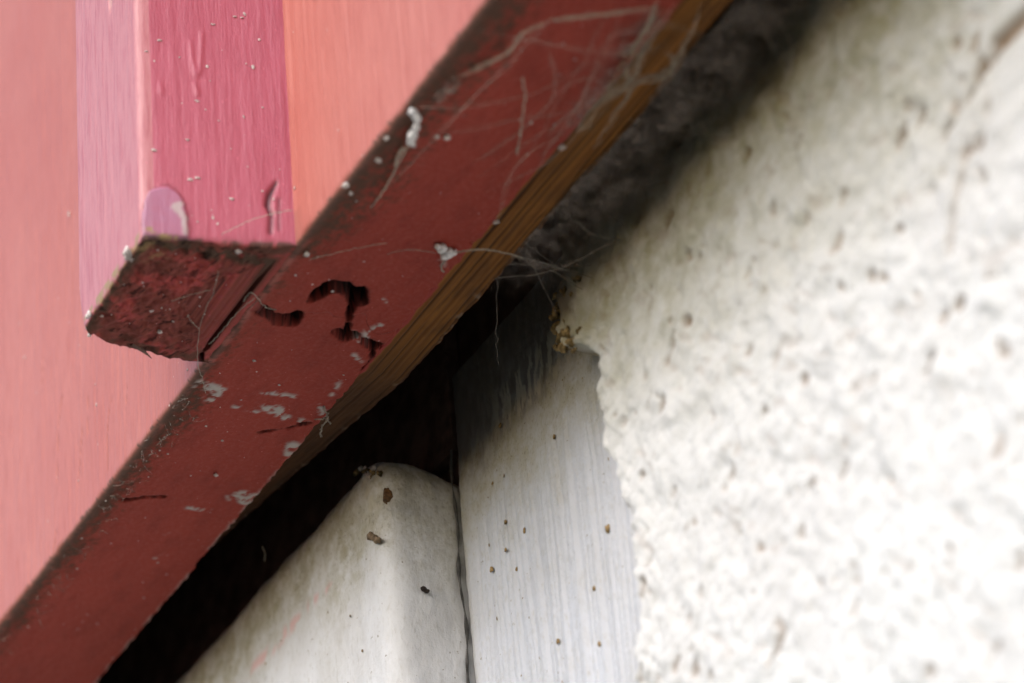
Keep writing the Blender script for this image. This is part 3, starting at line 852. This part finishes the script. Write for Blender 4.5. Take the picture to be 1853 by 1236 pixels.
coc = empty('cocoon', tuple(at(806, 455, 2, -.8)), 'small white silk cocoon on the red underside, trailing one thread to the stucco', 'cocoon')
V = []; F = []; k = 0
for (a, b, s) in [(800, 450, (.75, .6, .6)), (812, 458, (.85, .75, .7)), (805, 462, (.7, .6, .6)), (792, 446, (.45, .4, .4)), (822, 457, (.5, .4, .4))]:
    v, f = blob(at(a, b, 2, -.6), s, k % 97, .3, 12); V.append(v); F.append(f + k); k += len(v)
link_mesh('silk_body', np.concatenate(V), np.concatenate(F), M_COCOON, parent=coc)
e0 = at(822, 457, 2, -.7); e1 = at(1030, 490, 1, 37.8)
m1 = at(880, 452, 2, -1.2); m2 = at(960, 470, 1, 31)
tubes('anchor_thread', [(bez([e0, m1, m2, e1], 40, 5, .035), .13), (bez([e0, at(800, 480, 2, -.5), at(803, 492, 2, -.2)], 14, 6, .08), .14),
                        (bez([at(790, 458, 2, -.6), at(740, 452, 2, -.7), at(700, 460, 2, -.1)], 14, 7, .03), .05)], M_SILK2, coc)

lar = empty('larva_case', tuple(at(748, 235, 2, -.8)), 'pale curled larva case hanging at the upper edge of the red underside', 'larva case')
pts = bez([at(745, 200, 2, -.3), at(755, 215, 2, -.9), at(752, 235, 2, -1.1), at(742, 252, 2, -.9), at(748, 262, 2, -.6)], 30, 3, .05)
v, f = tube(pts, .42 + .14 * np.sin(np.arange(30) * 1.1) + .1 * np.sin(np.arange(30) * .4), None, seg=10, jitter=.05)
link_mesh('case', v, f, M_COCOON, parent=lar)
tubes('silk_tail', [silk([(742, 255), (725, 290), (700, 335), (672, 375)], [-.8, -1, -.7, -.1], .11, 8), silk([(730, 268), (722, 280), (715, 300)], -.8, .16, 9)], M_SILK2, lar)

def litter(name, parts, label, cat, group=None):
    V = []; F = []; k = 0
    for c, s, sd, nr in parts:
        v, f = blob(c, s, sd, nr, 12); V.append(v); F.append(f + k); k += len(v)
    return V, F

# triangular seed husk: a small three-sided scale with ribs
c = at(703, 897, 1, 33.2)
bm = bmesh.new()
ring = [(-1.15, -.9), (0, 1.4), (1.3, -.65), (.2, -1.0)]
vb = [bm.verts.new(Vector(((c[0] + x) * MM, (c[1] + .1) * MM, (c[2] + z) * MM))) for x, z in ring]
vf = [bm.verts.new(Vector(((c[0] + x * .7) * MM, (c[1] - .55 - .12 * i) * MM, (c[2] + z * .75 + .1) * MM))) for i, (x, z) in enumerate(ring)]
bm.faces.new(vf)
for i in range(4):
    bm.faces.new((vb[i], vb[(i + 1) % 4], vf[(i + 1) % 4], vf[i]))
bmesh.ops.subdivide_edges(bm, edges=bm.edges[:], cuts=3, use_grid_fill=True)
rn = random.Random(2)
for v_ in bm.verts:
    v_.co += Vector((rn.gauss(0, .06), rn.gauss(0, .07), rn.gauss(0, .06))) * MM
bmesh.ops.recalc_face_normals(bm, faces=bm.faces[:])
me = bpy.data.meshes.new('seed_husk'); bm.to_mesh(me); bm.free(); me.materials.append(M_BROWN)
husk = bpy.data.objects.new('seed_husk', me); scene.collection.objects.link(husk)
tag(husk, 'triangular dark brown seed husk stuck near the top of the white trim', 'seed husk')
def one(name, plist, mat, label, cat):
    V = []; F = []; k = 0
    for c_, s_, sd in plist:
        v, f = blob(c_, s_, sd, .4, 12); V.append(v); F.append(f + k); k += len(v)
    return tag(link_mesh(name, np.concatenate(V), np.concatenate(F), mat), label, cat)
one('dirt_crumb', [(at(670 + 7 * i % 17, 968 + (i * 5) % 11, 1, 33.0), (.5 + .1 * (i % 3), .45, .42), i) for i in range(6)], plain('tan_crumb', (.24, .17, .11), .95, .5, 2.0),
    'tan crumbly dirt crumb on the arris of the white trim, below the seed husk', 'dirt crumb')
one('insect_dropping', [(at(767, 1066, 0, -28.2), (.35, .5, .42), 4), (at(772, 1070, 0, -28.2), (.3, .4, .3), 8)], M_BLACK,
    'round black insect dropping on the right side of the white trim', 'dropping')

cob = empty('silk_strand', tuple(at(365, 600, 2, -1)), 'thin silk strands hanging over the worn lower end of the red batten', 'cobweb')
tubes('thin_thread', [silk([(395, 490), (388, 525), (372, 560), (360, 600), (358, 660), (366, 685), (372, 712)], -.9, .05, 21, .05),
                      silk([(360, 595), (345, 580), (340, 570)], -.8, .05, 22), silk([(380, 525), (340, 535), (310, 545)], -.8, .05, 23),
                      silk([(400, 425), (450, 400), (500, 385), (530, 380)], [1, 2, 2, 2], .06, 24), silk([(380, 622), (400, 600), (430, 565), (460, 540)], -.4, .07, 25, .05),
                      silk([(440, 545), (455, 530), (480, 555), (500, 560)], -.1, .08, 26, .06), silk([(560, 470), (640, 450), (700, 440)], -.5, .05, 27)], M_SILK2, cob)
frz = []
for i in range(90):        # fuzz of dust and silk along the front arris
    t = rr.random()
    x0, y0 = (350 - 345 * t, 690 + 465 * t)
    a = (x0 + rr.gauss(14, 10), y0 + rr.gauss(14, 9)); b = (a[0] + rr.gauss(0, 9), a[1] + rr.gauss(0, 9))
    frz.append(silk([a, ((a[0] + b[0]) / 2 + rr.gauss(0, 4), (a[1] + b[1]) / 2 + rr.gauss(0, 4)), b], [-.15, -.5, -.15], rr.uniform(.02, .045), i, .04))
fz = tubes('dust_fuzz', frz, M_SILK, clad); fz['kind'] = 'stuff'
tz = [silk([(585, 735), (592, 755), (582, 775), (580, 790)], [0, -.8, -1.2, -1.6], .12, 31, .12), silk([(570, 760), (590, 758), (598, 768)], -.5, .1, 32, .1),
      silk([(475, 990), (480, 1003), (478, 1015)], 1, .07, 33), silk([(945, 140), (950, 175), (942, 240), (935, 280)], -1.5, .12, 34)]
tuft = empty('silk_tuft', tuple(at(585, 745, 2, 0)), 'pale silk tuft fraying off the rear edge of the red underside', 'silk tuft')
for t_ in tz:
    tubes('silk_fibre', [t_], M_SILK2, tuft)

# pale specks: grit and droppings stuck to the painted faces
VS = []; FS = []; ks = 0
sr = random.Random(9)
def speck(p, size, sd):
    global ks
    v, f = blob(p, size, sd, .9, 6)
    VS.append(v); FS.append(f + ks); ks += len(v)
for i in range(330):
    q = sr.random(); s = abs(sr.gauss(.04, .07)) + .035
    if q < .34:
        x, z = sr.uniform(-95, 75), sr.uniform(0, 60)
        speck((x, -.02, z), (s, s * .5, s * sr.uniform(.8, 1.8)), i % 50)
    elif q < .72:
        speck((sr.uniform(-105, 75), sr.uniform(1, 21.5), .0), (s, s, s * .5), i % 50)
    elif q < .88:
        y = sr.uniform(-18, -1); 
        speck((17.1 + y * .268, y, sr.uniform(2, 55)), (s * .2, s * 1.2, s * sr.uniform(.5, 2)), i % 50)
    else:
        speck((sr.uniform(-11, 11), sr.uniform(-18, -1), -.1), (s, s, s * .6), i % 50)
def side_pt(px, py):
    nrm = np.array([19.4, -5.2, 0]); d = CROT @ np.array([(px - PW / 2) / FPX, -(py - PH / 2) / FPX, -1.0])
    return CPOS + d * (((np.array([17.1, 0, 0]) - CPOS) @ nrm) / (d @ nrm))
for (a, b, w) in [(290, 73, .36), (265, 93, .3), (345, 325, .5), (358, 322, .4), (280, 272, .45), (420, 360, .4), (357, 183, .3), (340, 253, .35), (425, 30, .3), (438, 32, .25), (386, 44, .3)]:
    p = side_pt(a, b); speck(p, (.1, w, w * .45), a % 40)
for (a, b, w) in [(625, 335, .5), (700, 250, .3), (685, 290, .35), (810, 248, .45), (790, 248, .3), (1017, 266, .45), (898, 402, .35), (635, 350, .3), (390, 360 + 500, .3), (555, 460, .45), (430, 455, .4), (290, 600, .35)]:
    p = at(a, b, 2, -.3); speck(p, (w, w, w * .6), a % 40)
for (a, b, w) in [(232, 462, .8), (228, 455, .6), (160, 570, .5), (158, 590, .5), (162, 605, .4)]:
    p = at(a, b, 2, .2); speck(p, (w, w * .6, w), a % 40)
sk = link_mesh('dust_specks', np.concatenate(VS), np.concatenate(FS), M_SPECK)
sk['kind'] = 'stuff'; sk['label'] = 'tiny pale specks of grit stuck on the red paint'
# brown specks on the white boards and stucco
VS, FS, ks = [], [], 0
for i in range(110):
    s = abs(sr.gauss(.06, .06)) + .05
    q = sr.random()
    if q < .55:
        speck((sr.uniform(-27, 30), 44.98, sr.uniform(-75, -1)), (s, s * .35, s * sr.uniform(.6, 2.2)), i % 50)
    else:
        speck((sr.uniform(-110, -33), 33.3, sr.uniform(-60, -1)), (s, s * .5, s), i % 50)
for (a, b, w) in [(915, 945, .35), (1100, 955, .5), (905, 770, .35), (935, 1030, .3), (1010, 1160, .35), (1075, 1065, .35), (890, 1030, .4), (915, 995, .3), (1085, 1165, .3), (1003, 790, .3)]:
    speck(at(a, b, 1, 44.8), (w, w * .5, w * 1.1), a % 40)
sk2 = link_mesh('dirt_specks', np.concatenate(VS), np.concatenate(FS), plain('ochre_specks', (.30, .20, .09), .9, .6, .5))
sk2['kind'] = 'stuff'; sk2['label'] = 'tiny brown specks of dirt stuck on the white boards'
